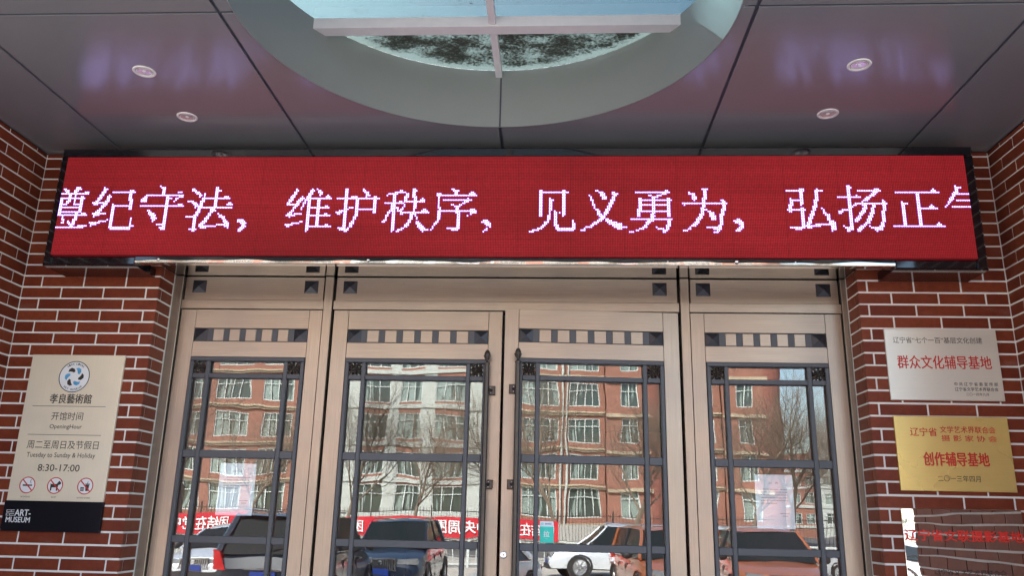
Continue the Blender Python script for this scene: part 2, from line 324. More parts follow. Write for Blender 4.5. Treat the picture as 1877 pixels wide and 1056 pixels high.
GLYPHS=[
(0, 18, (0, 448, 98784, 58240, 25351, 262143, 6400, 6424, 262140, 203032, 211224, 209176, 254456, 196632, 262136, 196632, 196632, 262136, 196711, 262143, 16480, 16480, 24800, 9408, 26304, 960, 399, 262143, 0, 0)),
(18, 32, (0, 4194304, 7340032, 6291512, 14811132, 12582960, 29622320, 26083376, 59506736, 51118136, 102498328, 536346648, 238583832, 7405560, 6340632, 12632088, 29409280, 58769408, 267960320, 2273361920, 67158016, 49156, 180228, 8175620, 532725764, 251707396, 3355492359, 65532, 32764, 0)),
(50, 29, (32768, 28672, 12288, 12288, 12302, 12288, 16777215, 25167367, 58722200, 125830672, 125830688, 1536, 1543, 134217727, 1536, 1536, 3147264, 1574400, 1967616, 984576, 460288, 493056, 198144, 132608, 1536, 32256, 1536, 7680, 3584, 0)),
(79, 33, (0, 6144, 201332736, 234888704, 58726400, 29890560, 6821888, 4724848, 2097144, 1579008, 1010309120, 120592396, 61872158, 4327479296, 25165822, 6320128, 6322176, 14704640, 12632576, 29409664, 1065452000, 25395296, 25362480, 25624632, 26083356, 27001852, 27261980, 26148868, 130023424, 25165824)),
(112, 30, (0, 0, 0, 0, 0, 0, 0, 0, 0, 0, 0, 0, 0, 0, 0, 0, 0, 0, 0, 0, 0, 0, 125829120, 130023424, 31457280, 12582912, 14680064, 29360128, 58720256, 50331648)),
(142, 31, (0, 0, 4198912, 6306176, 12595648, 12611776, 25190532, 59039758, 51314687, 119398784, 104423808, 204693888, 267542912, 6447500, 12877822, 8675712, 25190784, 50356608, 125591948, 264273919, 33579392, 24960, 24960, 418176, 16277888, 260071814, 100696063, 24576, 24576, 16384)),
(173, 31, (0, 0, 6293504, 6294528, 6293248, 6292224, 6292352, 6783512, 268435454, 6340632, 6340632, 6340632, 6340632, 6340632, 7258136, 7405560, 65060888, 257998872, 107003904, 6340608, 6389760, 6389760, 6356992, 6488064, 6750208, 6684672, 1080426496, 65536000, 33030144, 3145728)),
(204, 30, (0, 0, 1536, 395008, 4163072, 66086400, 73426432, 6350592, 6341392, 6341432, 6750200, 268370688, 14713600, 14713600, 16319232, 15401484, 32375326, 56885247, 40046336, 106958080, 73403520, 73403520, 207624192, 408950976, 6303968, 6320240, 6316152, 6389820, 6750239, 4980744)),
(234, 31, (0, 0, 196608, 122880, 49200, 117489784, 134217724, 33554432, 33554560, 41943008, 33555328, 33555968, 33757184, 33615872, 50356224, 16801848, 67108860, 50360380, 50343968, 50344064, 50343936, 50343936, 33566720, 100675584, 201338880, 134230016, 268447744, 269479936, 536993792, 0)),
(265, 28, (0, 0, 0, 0, 0, 0, 0, 0, 0, 0, 0, 0, 0, 0, 0, 0, 0, 0, 0, 0, 0, 0, 58720256, 130023424, 31457280, 14680064, 2097152, 8388608, 25165824, 33554432)),
(293, 32, (0, 0, 0, 12583680, 16777152, 12583680, 12583680, 12583680, 12714752, 12813056, 12780288, 12780288, 12780288, 12780288, 12780288, 12780288, 12731136, 12741376, 12739328, 13001216, 417792, 417792, 286728, 1859592, 1597452, 3174412, 6303756, 29376508, 251666424, 939524096)),
(325, 29, (0, 0, 0, 393216, 115072, 57824, 4251840, 2126208, 2126208, 3146624, 1049344, 1050368, 1574400, 527872, 527360, 400384, 202752, 210944, 241664, 122880, 57344, 120832, 237056, 921536, 1837048, 3146232, 31457535, 33554488, 234881024, 0)),
(354, 31, (0, 0, 0, 192, 67108832, 896, 203776, 61440, 12632160, 16777200, 12632160, 12632160, 16777184, 12632160, 12632160, 29409376, 33554400, 25215072, 25264224, 25280608, 98304, 536870896, 491616, 917600, 786528, 1573088, 3678400, 14687936, 50332544, 939524864)),
(385, 32, (0, 0, 245760, 98304, 33652736, 63012864, 12681216, 14778368, 14909440, 4391008, 196656, 1073741816, 268632112, 196656, 393264, 491632, 417888, 407648, 932064, 801984, 1842368, 3677376, 3145920, 7340224, 14680256, 29360512, 33619840, 100667264, 939524864, 3584)),
(417, 28, (0, 0, 0, 0, 0, 0, 0, 0, 0, 0, 0, 0, 0, 0, 0, 0, 0, 0, 0, 0, 0, 50331648, 260046848, 130023424, 29360128, 12582912, 29360128, 58720256, 117440512, 0)),
(445, 33, (0, 0, 1836032, 536612736, 1575936, 1575936, 1575936, 1575936, 68684800, 133700608, 102242304, 102242304, 235935744, 201340928, 202912000, 536621184, 202924160, 1597632, 1630320, 1622064, 1687600, 1671216, 1671196, 1802270, 1777662, 2096142, 268140558, 31457294, 8, 0)),
(478, 33, (50331648, 58720256, 50332544, 51380160, 50333440, 50335232, 51387392, 4294733824, 50388992, 50446368, 50462768, 54525944, 56855600, 58821680, 50567216, 1057167408, 3808893024, 3272489056, 51130464, 51933280, 54026336, 57729120, 56672352, 50446528, 50528448, 588136897, 521944960, 255332224, 204473344, 0)),
(511, 29, (0, 0, 16, 56, 134217726, 24576, 24576, 24576, 24576, 24576, 8413184, 15753216, 12607552, 12607712, 12615672, 12607488, 12607488, 12607488, 12607488, 12607488, 12607488, 12607488, 12607488, 12607496, 12607516, 536870911, 0, 0, 0, 0)),
(540, 16, (128, 240, 192, 192, 448, 1023, 768, 1536, 3584, 3327, 6144, 4096, 8192, 18431, 0, 0, 0, 0, 0, 0, 0, 0, 0, 0, 0, 0, 0, 0, 0, 0))]
# ================================================================== large structure
H = 3.6574                       # ceiling height
WL, WR, JL, JR, YB = -2.8355, 2.7985, -2.0122, 1.9885, -.195
CXs, CY, RR = -.0134, -1.64, 1.092
def structure(name, mb, mat, **k): return mb.obj(name, mat, kind='structure', **k)
structure('asphalt_ground', MB().box(-260, 260, -420, -4.5, -.5, -.2).box(-260, 260, -4.5, 40, -.5, -.2), M['asphalt'])
structure('parking_lot', MB().box(-60, 60, -34.1, -8.201, -.198, -.19), M['lot'])  # slab added over the asphalt to bounce sunlight into the porch
structure('entrance_floor', MB().box(-9, 9, -5.6, .25, -.19, .012).box(-9.4, 9.4, -6.0, -5.601, -.199, -.09), M['paving'])
structure('pavement', MB().box(-60, 60, -8.2, -6.001, -.199, -.192), M['paving'])
mb = MB(); mb.box(-60, 60, -34.6, -34.2, -.199, -.07); mb.box(-60, 60, -54, -53.7, -.199, -.07)
structure('kerb', mb, M['kerb'])
mb = MB()
for i in range(22): mb.box(-66+i*6, -63+i*6, -40.07, -39.93, -.199, -.195)
structure('road_marking', mb, M['paint'])
structure('far_pavement', MB().box(-60, 60, -72, -54, -.199, -.18), M['paving'])
# museum block behind the doors and the room seen dimly through the glass
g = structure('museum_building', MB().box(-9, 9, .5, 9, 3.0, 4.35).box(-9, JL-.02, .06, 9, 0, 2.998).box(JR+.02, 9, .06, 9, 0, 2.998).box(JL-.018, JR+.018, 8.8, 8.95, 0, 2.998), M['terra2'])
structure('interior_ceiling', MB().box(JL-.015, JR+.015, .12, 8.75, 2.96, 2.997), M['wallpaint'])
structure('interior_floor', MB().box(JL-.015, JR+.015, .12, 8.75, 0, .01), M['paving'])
structure('lintel', MB().box(JL-.001, JR+.001, YB+.01, .49, 2.952, H-.002), M['gap'])
# ------------------------------------------------------------------ ceiling of panels with sealant joints
cs = structure('ceiling', MB().box(-2.98, 2.95, -1.66-2.0, CY-RR-.03, H+.0065, H+.10).box(-2.98, 2.95, CY+RR+.03, .0, H+.0065, H+.10)
      .box(-2.98, CXs-RR-.03, CY-RR-.03, CY+RR+.03, H+.0065, H+.10).box(CXs+RR+.03, 2.95, CY-RR-.03, CY+RR+.03, H+.0065, H+.10), M['seal'])
g_ = .0085
xs = [WL+.004, -2.3305, -1.1733, CXs, 1.1462, 2.3058, WR-.004]; ys = [-3.62, CY, YB-.002]
def arc(qx, qy, n=40):           # quarter of the round opening, from the x side to the y side
    pts = []
    for i in range(n+1):
        t = math.pi/2*i/n; x, y = RR*math.cos(t), RR*math.sin(t)
        pts.append((CXs+qx*x, CY+qy*y))
    def keep(p): return abs(p[0]-CXs) >= g_ and abs(p[1]-CY) >= g_
    e = math.sqrt(RR*RR-g_*g_)
    return [(CXs+qx*e, CY+qy*g_)]+[p for p in pts if keep(p)]+[(CXs+qx*g_, CY+qy*e)]
for i in range(6):
    for j in range(2):
        x0, x1, y0, y1 = xs[i]+g_, xs[i+1]-g_, ys[j]+g_, ys[j+1]-g_
        if i in (2, 3):
            qx, qy = (-1 if i == 2 else 1), (-1 if j == 0 else 1)
            a = arc(qx, qy)
            xo, yo = (x0 if qx < 0 else x1), (y0 if qy < 0 else y1); xi, yi = (x1 if qx < 0 else x0), (y1 if qy < 0 else y0)
            poly = [(xo, yi)]+[(xi if False else p[0], p[1]) for p in a][0:]+[(xi, yo), (xo, yo)]
            if (qx > 0) != (qy > 0): poly = poly[::-1]
            bm_ = MB().prismz(poly, H, H+.006)
        else: bm_ = MB().prismz([(x0, y0), (x1, y0), (x1, y1), (x0, y1)], H, H+.006)
        o = bm_.obj('ceiling_panel', M['ceil'], cs)
structure('canopy_roof', MB().box(-3.3, 3.3, -3.7, CY-RR-.08, H+.101, H+.355).box(-3.3, 3.3, CY+RR+.08, .48, H+.101, H+.355)
      .box(-3.3, CXs-RR-.08, CY-RR-.08, CY+RR+.08, H+.101, H+.355).box(CXs+RR+.08, 3.3, CY-RR-.08, CY+RR+.08, H+.101, H+.355), M['seal'])
# ------------------------------------------------------------------ brick walls
CP, ML, J = .0685, .2545, .0112          # course, module, joint
def courses(z0, z1):
    k = math.floor((z0-2.604)/CP); 
    while 2.604+k*CP < z1-.012:
        yield k, 2.604+k*CP+J/2, min(2.604+(k+1)*CP-J/2, z1-.002); k += 1
def clip(a, b, lo, hi):
    a, b = max(a, lo), min(b, hi); return (a, b) if b-a > .012 else None
rw = random.Random(3)
def wall(loc, label, faces, core):
    """faces: (axis, plane, outward sign, lo, hi, joint phase) ; bricks are tiles 9 mm proud of the painted joints"""
    t = wroot('brick_wall', loc, label=label, category='brick wall')
    cm = MB()
    for c in core: cm.box(*c)
    cm.obj('mortar', M['mortar'], t)
    low = MB()
    for ax, pl, sg, lo, hi, ph, e0, e1 in faces:
        for k, z0, z1 in list(courses(0, H)):
            if z0 < 0: continue
            off = ph+(ML/2 if k % 2 else 0)
            n0 = math.floor((lo-off)/ML)-1
            for n in range(n0, n0+200):
                a = off+n*ML+J/2; b = a+ML-J
                if a > hi: break
                c = clip(a, b, lo-(e0), hi+(e1))
                if not c: continue
                pr = .0045+rw.uniform(-.0006, .0006)
                dz = rw.uniform(-.0007, .0007)
                tgt = low if z1 < 1.18 else MB()
                p0, p1 = (pl, pl+sg*pr)
                if ax == 'x': tgt.box(c[0], c[1], p0, p1, z0+dz, z1+dz)
                else: tgt.box(p0, p1, c[0], c[1], z0+dz, z1+dz)
                if tgt is not low: tgt.obj('brick', M['brick'], t)
    low.obj('lower_brickwork', M['brick'], t, kind='stuff')
    return t
pr = .0048
wall(((WL+JL)/2, YB, 0), 'red brick pier left of the doors, carrying the beige opening hours sign',
     [('x', YB, -1, WL+.008, JL, -2.082, 0, pr), ('y', JL, 1, YB, -.03, YB+.04, pr*0, 0)], [(WL-.1, JL, YB, .05, 0, H)])
wall(((WR+JR)/2, YB, 0), 'red brick pier right of the doors, carrying three metal plaques',
     [('x', YB, -1, JR, WR-.008, 2.163, pr, 0), ('y', JR, -1, YB, -.03, YB+.04, 0, 0)], [(JR, WR+.1, YB, .05, 0, H)])
wall((WL, -1.05, 0), 'red brick side wall of the porch at the left edge of the picture',
     [('y', WL, 1, -1.78, YB-.008, -.425, 0, 0), ('x', -1.78, -1, WL-.245, WL, WL-ML+.005, 0, .0045)], [(WL-.245, WL, -1.78, YB-.001, 0, H)])
wall((WR, -1.05, 0), 'red brick side wall of the porch at the right edge of the picture',
     [('y', WR, -1, -1.78, YB-.008, -.455, 0, 0), ('x', -1.78, -1, WR, WR+.245, WR-.005, .0045, 0)], [(WR, WR+.245, -1.78, YB-.001, 0, H)])
# ------------------------------------------------------------------ round skylight
sk = wroot('round_skylight', (CXs, CY, H), label='round skylight with grey collar, white cross bars and mossy glass in the porch ceiling', category='skylight')
mb = MB(); mb.lathe([(RR-.003, 0), (RR-.003, .354)], (CXs, CY, H-.003), 160); mb.lathe([(RR+.001, .354), (RR+.001, 0), (RR-.003, 0)], (CXs, CY, H-.003), 160)
o = mb.obj('collar', M['collar'], sk, smooth=True)
ZG = H+.353
MB().box(CXs-.030, CXs+.006, -1.0045, CY+RR-.01, ZG-.052, ZG-.004).obj('glazing_bar', M['bar'], sk)
MB().box(CXs-.030, CXs+.006, CY-RR+.01, -1.0755, ZG-.052, ZG-.004).obj('glazing_bar', M['bar'], sk)
mb = MB(); mb.box(-.975, .945, -1.075, -1.005, ZG-.062, ZG-.003); mb.obj('cross_bar', M['bar'], sk)
mb = MB(); mb.box(CXs-.004, CXs+.004, CY+RR-.006, CY+RR-.001, H+.0, ZG-.05); mb.obj('collar_seam', M['seal'], sk)
for qx in (-1, 1):
    for qy in (-1, 1):
        ysplit = -1.04
        pts = []
        for i in range(49):
            t = math.pi*i/48
            x, y = RR*math.sin(t), RR*math.cos(t)
            X, Y = CXs+qx*x, CY+y
            if (Y > ysplit) == (qy > 0): pts.append((X, Y))
        pts = sorted(pts, key=lambda p: p[1])
        rr = math.sqrt(RR*RR-(ysplit-CY)**2)
        e = (CXs+qx*rr, ysplit)
        if qy > 0: pts = [(CXs, ysplit), e]+pts
        else: pts = pts+[e, (CXs, ysplit)]
        if qx < 0: pts = pts[::-1]
        MB().prismz([(x-qx*-.001*0, y) for x, y in pts], ZG, ZG+.006).obj('glass_pane', M['skyglass'], sk)
# ------------------------------------------------------------------ LED display
ld = wroot('led_display', (0, -.44, 2.873), label='long red led display with white chinese characters above the doors', category='led display')
X0, X1, Z0, Z1 = -2.5225, 2.5225, 2.9248, 3.5180
bx0, bx1, bz0, bz1, yf = -2.578, 2.586, 2.872, 3.585, -.440
mb = MB()
mb.box(bx0, bx1, yf, -.2, Z1+.001, bz1, .012)
mb.box(bx0, X0-.001, yf, -.2, bz0, Z1, .010); mb.box(X1+.001, bx1, yf, -.2, bz0, Z1, .010)
mb.box(X0, -2.04, yf, -.2, bz0, Z0-.001, .008); mb.box(2.10, X1, yf, -.2, bz0, Z0-.001, .008)
mb.box(X0, X1, -.43, -.2, Z0+.02, Z1)
mb.obj('casing', M['casing'], ld)
MB().box(X0, X1, -.4605, -.431, Z0, Z1).obj('screen', M['led'], ld)
# dented stainless strip under the screen, and the soffit behind it
MB().box(-2.04, 2.10, -.4445, -.40, Z0-.034, Z0-.0015).obj('bottom_bezel', M['casing'], ld)
n = 150; mb = MB(); vs = []
for i in range(n+1):
    x = -2.04+4.14*i/n
    e = .003*math.sin(x*7.3)+.0025*math.sin(x*13.1+1)+.002*math.sin(x*23+2)
    vs += [(x, y, z) for y, z in ((-.4448, Z0-.022+e), (-.4466, Z0-.024+e), (-.4462, Z0-.031), (-.4452, Z0-.039), (-.4425, Z0-.042), (-.40, Z0-.041), (-.40, Z0-.035), (-.4448, Z0-.035))]
q = 8; fs = [(a*q+b, a*q+(b+1) % q, (a+1)*q+(b+1) % q, (a+1)*q+b) for a in range(n) for b in range(q)]
mb.add(vs, fs); o = mb.obj('metal_strip', M['wavy'], ld); smooth_by_angle(o.data, 30)
MB().box(-2.009, 1.9855, -.398, -.002, 2.943, 2.947).obj('soffit_panel', M['soffit'], ld)
for x, r in ((-1.905, .010), (-.725, .011), (.905, .005), (1.27, .014), (1.58, .006)):
    mb = MB(); mb.lathe([(r, 0), (r*.95, -.4*r), (r*.7, -.75*r), (r*.35, -.95*r), (.0003, -r)], (x, -.447, 2.905), 14, 'y'); mb.obj('screw_cap', M['chrome'], ld, smooth=True)
px, pz = (X1-X0)/556, (Z1-Z0)/64
for c0, wd, rows in GLYPHS:
    mb = MB()
    for r, v in enumerate(rows):
        for c in range(wd):
            if v >> (wd-1-c) & 1:
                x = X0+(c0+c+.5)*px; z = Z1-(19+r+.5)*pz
                mb.add([(x-px*.62, -.4614-(c % 2)*.0001-(r % 2)*.0002, z-pz*.62), (x+px*.62, -.4614-(c % 2)*.0001-(r % 2)*.0002, z-pz*.62), (x+px*.62, -.4614-(c % 2)*.0001-(r % 2)*.0002, z+pz*.62), (x-px*.62, -.4614-(c % 2)*.0001-(r % 2)*.0002, z+pz*.62)], [(0, 1, 2, 3)], 1)  # painted halo tile, wider than its diode cell
                k_ = .0023; y_ = -.4622
                mb.add([(x+k_*math.cos(t*math.pi/3), y_, z+k_*math.sin(t*math.pi/3)) for t in range(6)], [(0, 1, 2, 3, 4, 5)], 0)
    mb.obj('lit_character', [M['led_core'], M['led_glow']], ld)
# ------------------------------------------------------------------ downlights
dl = []
def downlight(x, y, label):
    t = empty('downlight', (x, y, H), label=label, category='ceiling light', group='small round downlights in the porch ceiling')
    MB().lathe([(.041, .001), (.041, -.003), (.053, -.0045), (.0555, -.002), (.0555, .0)], n=40).obj('trim_ring', M['trim'], t, smooth=True)
    mb = MB(); mb.lathe([(.0385, -.0035), (.0365, -.0045), (.0355, -.0035), (.0350, -.0005)], n=40); mb.obj('lamp_rim', M['trim'], t, smooth=True)
    MB().lathe([(.0355, -.0005), (.034, -.003), (.030, -.0012), (.020, -.0006), (.010, -.0004)], n=32).obj('reflector', M['reflector'], t, smooth=True)
    MB().lathe([(.010, -.0006), (.008, -.003), (.004, -.0045), (.0003, -.005)], n=20).obj('bulb', M['bulb'], t, smooth=True)
for x, y, l in ((-1.745, -1.16, 'small round downlight in the left part of the ceiling, farther from the screen'), (-1.737, -.683, 'small round downlight in the left part of the ceiling, close above the screen'),
                (1.730, -1.168, 'small round downlight in the right part of the ceiling, farther from the screen'), (1.737, -.683, 'small round downlight in the right part of the ceiling, close above the screen')):
    downlight(x, y, l)
# ================================================================== doors
df = wroot('door_frame', (0, 0, 0), label='champagne metal door frame with transom panels and dark pyramid studs', category='door frame')
B, V = M['bronze_h'], M['bronze_v']
for s in (-1, 1):
    a, b = (JL+.002, -1.957) if s < 0 else (1.957, JR-.002)
    MB().box(a, b, -.012, .10, 0, 2.94, .002).obj('casing_post', V, df)
    a, b = (-1.0835, -1.032); 
    if s > 0: a, b = -b, -a
    MB().box(a, b, -.006, .10, 0, 2.94, .002).obj('mullion', V, df)
MB().box(JL+.01, JR-.01, .045, .10, 2.735, 2.94).obj('back_plate', M['gap'], df)
def trans(a, b, studs):
    MB().box(a, b, -.004, .044, 2.737, 2.7915, .0015).obj('transom_rail', B, df)
    MB().box(a+.008, b-.008, .006, .044, 2.7935, 2.939, .0015).obj('transom_panel', B, df)
    for x in studs:
        MB().pyramid(x-.042, x+.042, 2.838, 2.9165, .0058, .016).obj('stud', M['studs'], df)
trans(-1.955, -1.085, (-1.860, -1.170)); trans(-1.0245, 1.0245, (-.932, .915)); trans(1.085, 1.955, (1.168, 1.862))
YG = .020          # glass plane
def rosette(cx, cz, s, par):
    mb = MB(); h = s/2
    for i in range(8):
        t = math.pi/4*i; L = h*(1.02 if i % 2 == 0 else 1.34); wq = h*.235
        d = (math.cos(t), math.sin(t)); p = (-d[1], d[0])
        def P(a, b, y): return (cx+d[0]*a+p[0]*b, y, cz+d[1]*a+p[1]*b)
        vs = [P(h*.18, -wq*.35, -.006), P(L*.55, -wq, -.004), P(L*.82, -wq*.75, -.003), P(L, 0, -.002), P(L*.82, wq*.75, -.003), P(L*.55, wq, -.004), P(h*.18, wq*.35, -.006),
              P(h*.2, 0, -.012), P(L*.6, 0, -.0135), P(L*.86, 0, -.008)]
        mb.add(vs, [(0, 1, 8, 7), (1, 2, 9, 8), (2, 3, 9), (3, 4, 9), (4, 5, 8, 9), (5, 6, 7, 8)])
        # curled leaf tips in the corners
        if i % 2:
            for sg in (-1, 1):
                a, b = P(L*.62, 0, -.006), P(L*.80, sg*h*.42, -.004)
                mb.bar(a, b, h*.07, h*.11, 5)
    mb.lathe([(.0003, -.017), (h*.10, -.0165), (h*.17, -.013), (h*.2, -.008), (h*.2, .0)], (cx, 0, cz), 12, 'y')
    return mb.obj('rosette', M['iron'], par)
def leaf(kind, sgn, xo, xi, so, si, nsq, loc, label, name='door_leaf', handle=True):
    """xo outer (hinge) edge, xi inner edge, so/si glazing frame extents, all for the left side; sgn mirrors"""
    S = lambda x: x*sgn
    t = wroot(name, loc, label=label, category='door')
    def bx(nm, a, b, y0, y1, z0, z1, mt, bev=.0012, **k): return MB().box(S(a), S(b), y0, y1, z0, z1, bev).obj(nm, mt, t, **k)
    ZT = 2.732
    bx('stile', xo, so-.003, 0, .042, .02, ZT, V); bx('stile', si+.003, xi, 0, .042, .02, ZT, V)
    bx('rail', so-.0015, si+.0015, .0006, .042, 2.617, ZT, B); bx('rail', so-.0015, si+.0015, .0006, .042, 2.444, 2.536, B)
    bx('rail', so-.0015, si+.0015, .0006, .042, .02, .42, B)
    bx('fret_band', so, si, .006, .042, 2.5375, 2.6155, M['dark'], .001)
    W = si-so; sq = .080
    for a in (so+.001, si-sq-.001):
        MB().pyramid(S(a) if sgn > 0 else S(a+sq), S(a+sq) if sgn > 0 else S(a), 2.539, 2.614, .0058, .013).obj('stud', M['studs'], t)
    a0, a1 = so+sq+.036, si-sq-.036; gap = .036; ww = (a1-a0-gap*(nsq-1))/nsq
    for i in range(nsq):
        a = a0+i*(ww+gap); MB().box(S(a), S(a+ww), .002, .02, 2.5395, 2.6125, .002).obj('fret_square', B, t)
    # glazing frame and bars
    D = M['dark']; fw = .0225
    mb = MB(); mb.box(S(so), S(si), -.010, .014, 2.4175, 2.4425, .003); mb.box(S(so), S(so+fw), -.010, .014, .4215, 2.4170, .003)
    mb.box(S(si-fw), S(si), -.010, .014, .4215, 2.4170, .003); mb.box(S(so+fw+.0005), S(si-fw-.0005), -.010, .014, .4215, .446, .003)
    mb.obj('glazing_frame', D, t)
    c = .0755; v0 = so+fw+c; v1 = si-fw-c-.024
    for a in (v0, v1): MB().box(S(a), S(a+.024), -.007, .0145, .447, 2.417, .0025).obj('glazing_bar', D, t)
    rowz = [(2.3165, 2.3440), (1.856, 1.899), (1.388, 1.428), (.92, .96)]
    cols = [(so+fw, v0), (v0+.024, v1), (v1+.024, si-fw)]
    for z0, z1 in rowz:
        for a, b in cols: MB().box(S(a+.0005), S(b-.0005), -.0055, .0135, z0, z1, .0025).obj('glazing_bar', D, t)
    zs = [2.417]+[z for r in rowz for z in (r[1], r[0])]+[.447]
    for i in range(0, len(zs), 2):
        for a, b in cols: MB().box(S(a-.006), S(b+.006), YG, YG+.005, zs[i+1]-.006, zs[i]+.006).obj('glass_pane', M['pane'], t)
    for a, b in (cols[0], cols[2]): rosette(S((a+b)/2), (2.344+2.417)/2, .073, t)
    if handle:
        hx = S(-.0865); hy = -.062
        mb = MB().lathe([(.0145, 0), (.0145, 1.53), (.0175, 1.532), (.0175, 1.541), (.012, 1.546)], (hx, hy, .87), 20)
        h = mb.obj('pull_handle', M['iron'], t); smooth_by_angle(h.data)
        mb = MB().lathe([(.006, 0), (.010, .008), (.005, .014), (.0075, .020), (.011, .026), (.0165, .037), (.0185, .046), (.0175, .058), (.0125, .071), (.006, .079), (.0003, .081)], (hx, hy, 2.408), 20)
        for i in range(10):
            th = 2*math.pi*i/10; mb.bar((hx+.013*math.cos(th), hy+.013*math.sin(th), 2.438), (hx+.0195*math.cos(th), hy+.0195*math.sin(th), 2.456), .0022, .0036, 5)
        f = mb.obj('finial', M['iron'], h); smooth_by_angle(f.data)
        for z in (2.261, 1.735, 1.2):
            mb = MB(); mb.box(S(-.073), S(-.040), -.022, -.0002, z-.026, z+.026, .003); mb.bar((hx, hy, z), (S(-.062), -.02, z), .008, n=8)
            b_ = mb.obj('bracket', M['iron'], h)
            mb = MB()
            for dz in (-.014, 0, .014): mb.lathe([(.0003, -.0035), (.0026, -.003), (.003, 0)], (S(-.066), -.022, z+dz), 8, 'y')
            mb.obj('bolt', M['chrome'], h)
    return t
l1 = leaf('side', 1, -1.9485, -1.0870, -1.853, -1.1675, 5, (-1.9485, 0, 0), 'leftmost glazed side door, with a paper notice behind its glass', handle=False)
l2 = leaf('leaf', 1, -1.0165, -.0085, -.9245, -.0915, 6, (-1.018, 0, 0), 'left leaf of the central double door, round pull handle on its right')
l3 = leaf('leaf', -1, -1.0165, -.0085, -.9245, -.0915, 6, (1.018, 0, 0), 'right leaf of the central double door, slightly ajar, with lock and green sticker')
l4 = leaf('side', -1, -1.9485, -1.0870, -1.853, -1.1675, 5, (1.9485, 0, 0), 'rightmost glazed side door, with a paper notice behind its glass', handle=False)
l3.rotation_euler = (0, 0, .072)
mb = MB(); mb.lathe([(.019, 0), (.019, -.004), (.0165, -.006), (.011, -.006), (.011, -.009), (.0003, -.0095)], (.030, 0, 1.366), 24, 'y')
lk = mb.obj('lock', M['chrome'], l3); smooth_by_angle(lk.data)
MB().box(.0285, .0315, -.0102, -.0096, 1.360, 1.372).obj('keyhole', M['gap'], lk)
# ------------------------------------------------------------------ sticker and paper notices
st = wroot('push_pull_sticker', (.262, .0195, 1.43), label='small white and teal sticker on the right central door glass', category='sticker')
def rrect(x0, x1, z0, z1, r, n=4, corners=(1, 1, 1, 1)):
    pts = []
    for (cx, cz, a), on in zip(((x1-r, z0+r, -90), (x1-r, z1-r, 0), (x0+r, z1-r, 90), (x0+r, z0+r, 180)), corners):
        if not on: pts.append((cx+(r if a in (-90, 0) else -r), cz+(r if a in (0, 90) else -r))); continue
        for i in range(n+1):
            t = math.radians(a+90*i/n); pts.append((cx+r*math.cos(t), cz+r*math.sin(t)))
    return pts
MB().prism(rrect(.224, .300, 1.432, 1.517, .005, corners=(1, 0, 0, 1)), .0185, .0198).obj('teal_field', M['teal'], st)
MB().prism(rrect(.224, .300, 1.5172, 1.545, .005, corners=(0, 1, 1, 0)), .0185, .0198).obj('white_field', M['paper'], st)
lettering('拉', .245, .277, 1.463, 1.494, .0180, M['whiteink'], st, .02); lettering('PULL', .256, .267, 1.453, 1.457, .0180, M['whiteink'], st)
mb = MB(); mb.lathe([(.006, 0), (.006, -.0004), (.0035, -.0004), (.0035, 0)], (.239, .0184, 1.531), 16, 'y'); mb.obj('emblem', M['teal'], st)
mb = MB()
for i in range(5): mb.box(.252+i*.0075, .2575+i*.0075, .0178, .0184, 1.5275, 1.5345)
mb.obj('small_print', M['greyink'], st)
st.matrix_world = Matrix.Translation((1.018, 0, 0)) @ Matrix.Rotation(.072, 4, 'Z') @ Matrix.Translation((-1.018, 0, 0)) @ Matrix.Translation((.262, .0195, 1.43))
def notice(x0, x1, z0, z1, skew, label, seed, lines):
    y = YG+.010
    t = wroot('paper_notice', ((x0+x1)/2, y, z0), label=label, category='notice', group='paper notices behind the door glass')
    mb = MB(); n = 8; vs = []
    for i in range(n+1):
        z = z0+(z1-z0)*i/n; bow = .0012*math.sin(i*1.1+seed)
        vs += [(x0, y+bow, z), (x1, y+bow*.4, z), (x1, y+bow*.4+.0004, z), (x0, y+bow+.0004, z)]
    fs = []
    for i in range(n): fs += [(i*4+a, i*4+(a+1) % 4, i*4+4+(a+1) % 4, i*4+4+a) for a in range(4)]
    mb.add(vs, fs+[(0, 1, 2, 3), (n*4, n*4+1, n*4+2, n*4+3)]); mb.obj('sheet', M['paper'], t)
    rn = random.Random(seed); w_ = x1-x0; h_ = z1-z0
    lettering('公  告', x0+w_*.36, x0+w_*.62, z1-h_*.175, z1-h_*.135, y-.0028, M['greyink'], t, .0)
    mb = MB()
    for k in range(lines):
        zz = z1-h_*(.275+.052*k); a = x0+w_*(.20 if k == 0 else .13); e = x0+w_*(.84 if k < lines-1 else .55)
        while a < e:
            b = a+rn.uniform(.006, .02); mb.box(a, min(b, e), y-.0026, y-.0022, zz-.0018, zz+.0018); a = b+rn.uniform(.001, .004)
    for zz, a, e in ((.72, .62, .86), (.765, .68, .82)): mb.box(x0+w_*a, x0+w_*e, y-.0026, y-.0022, z1-h_*zz-.0015, z1-h_*zz+.0015)
    mb.obj('small_print', M['greyink'], t)
notice(-1.611, -1.401, 1.540, 1.828, 0, 'white a4 notice behind the leftmost side door, seen lower left', 3, 5)
notice(1.409, 1.615, 1.531, 1.820, 0, 'white a4 notice behind the rightmost side door, beside the plaques', 5, 6)
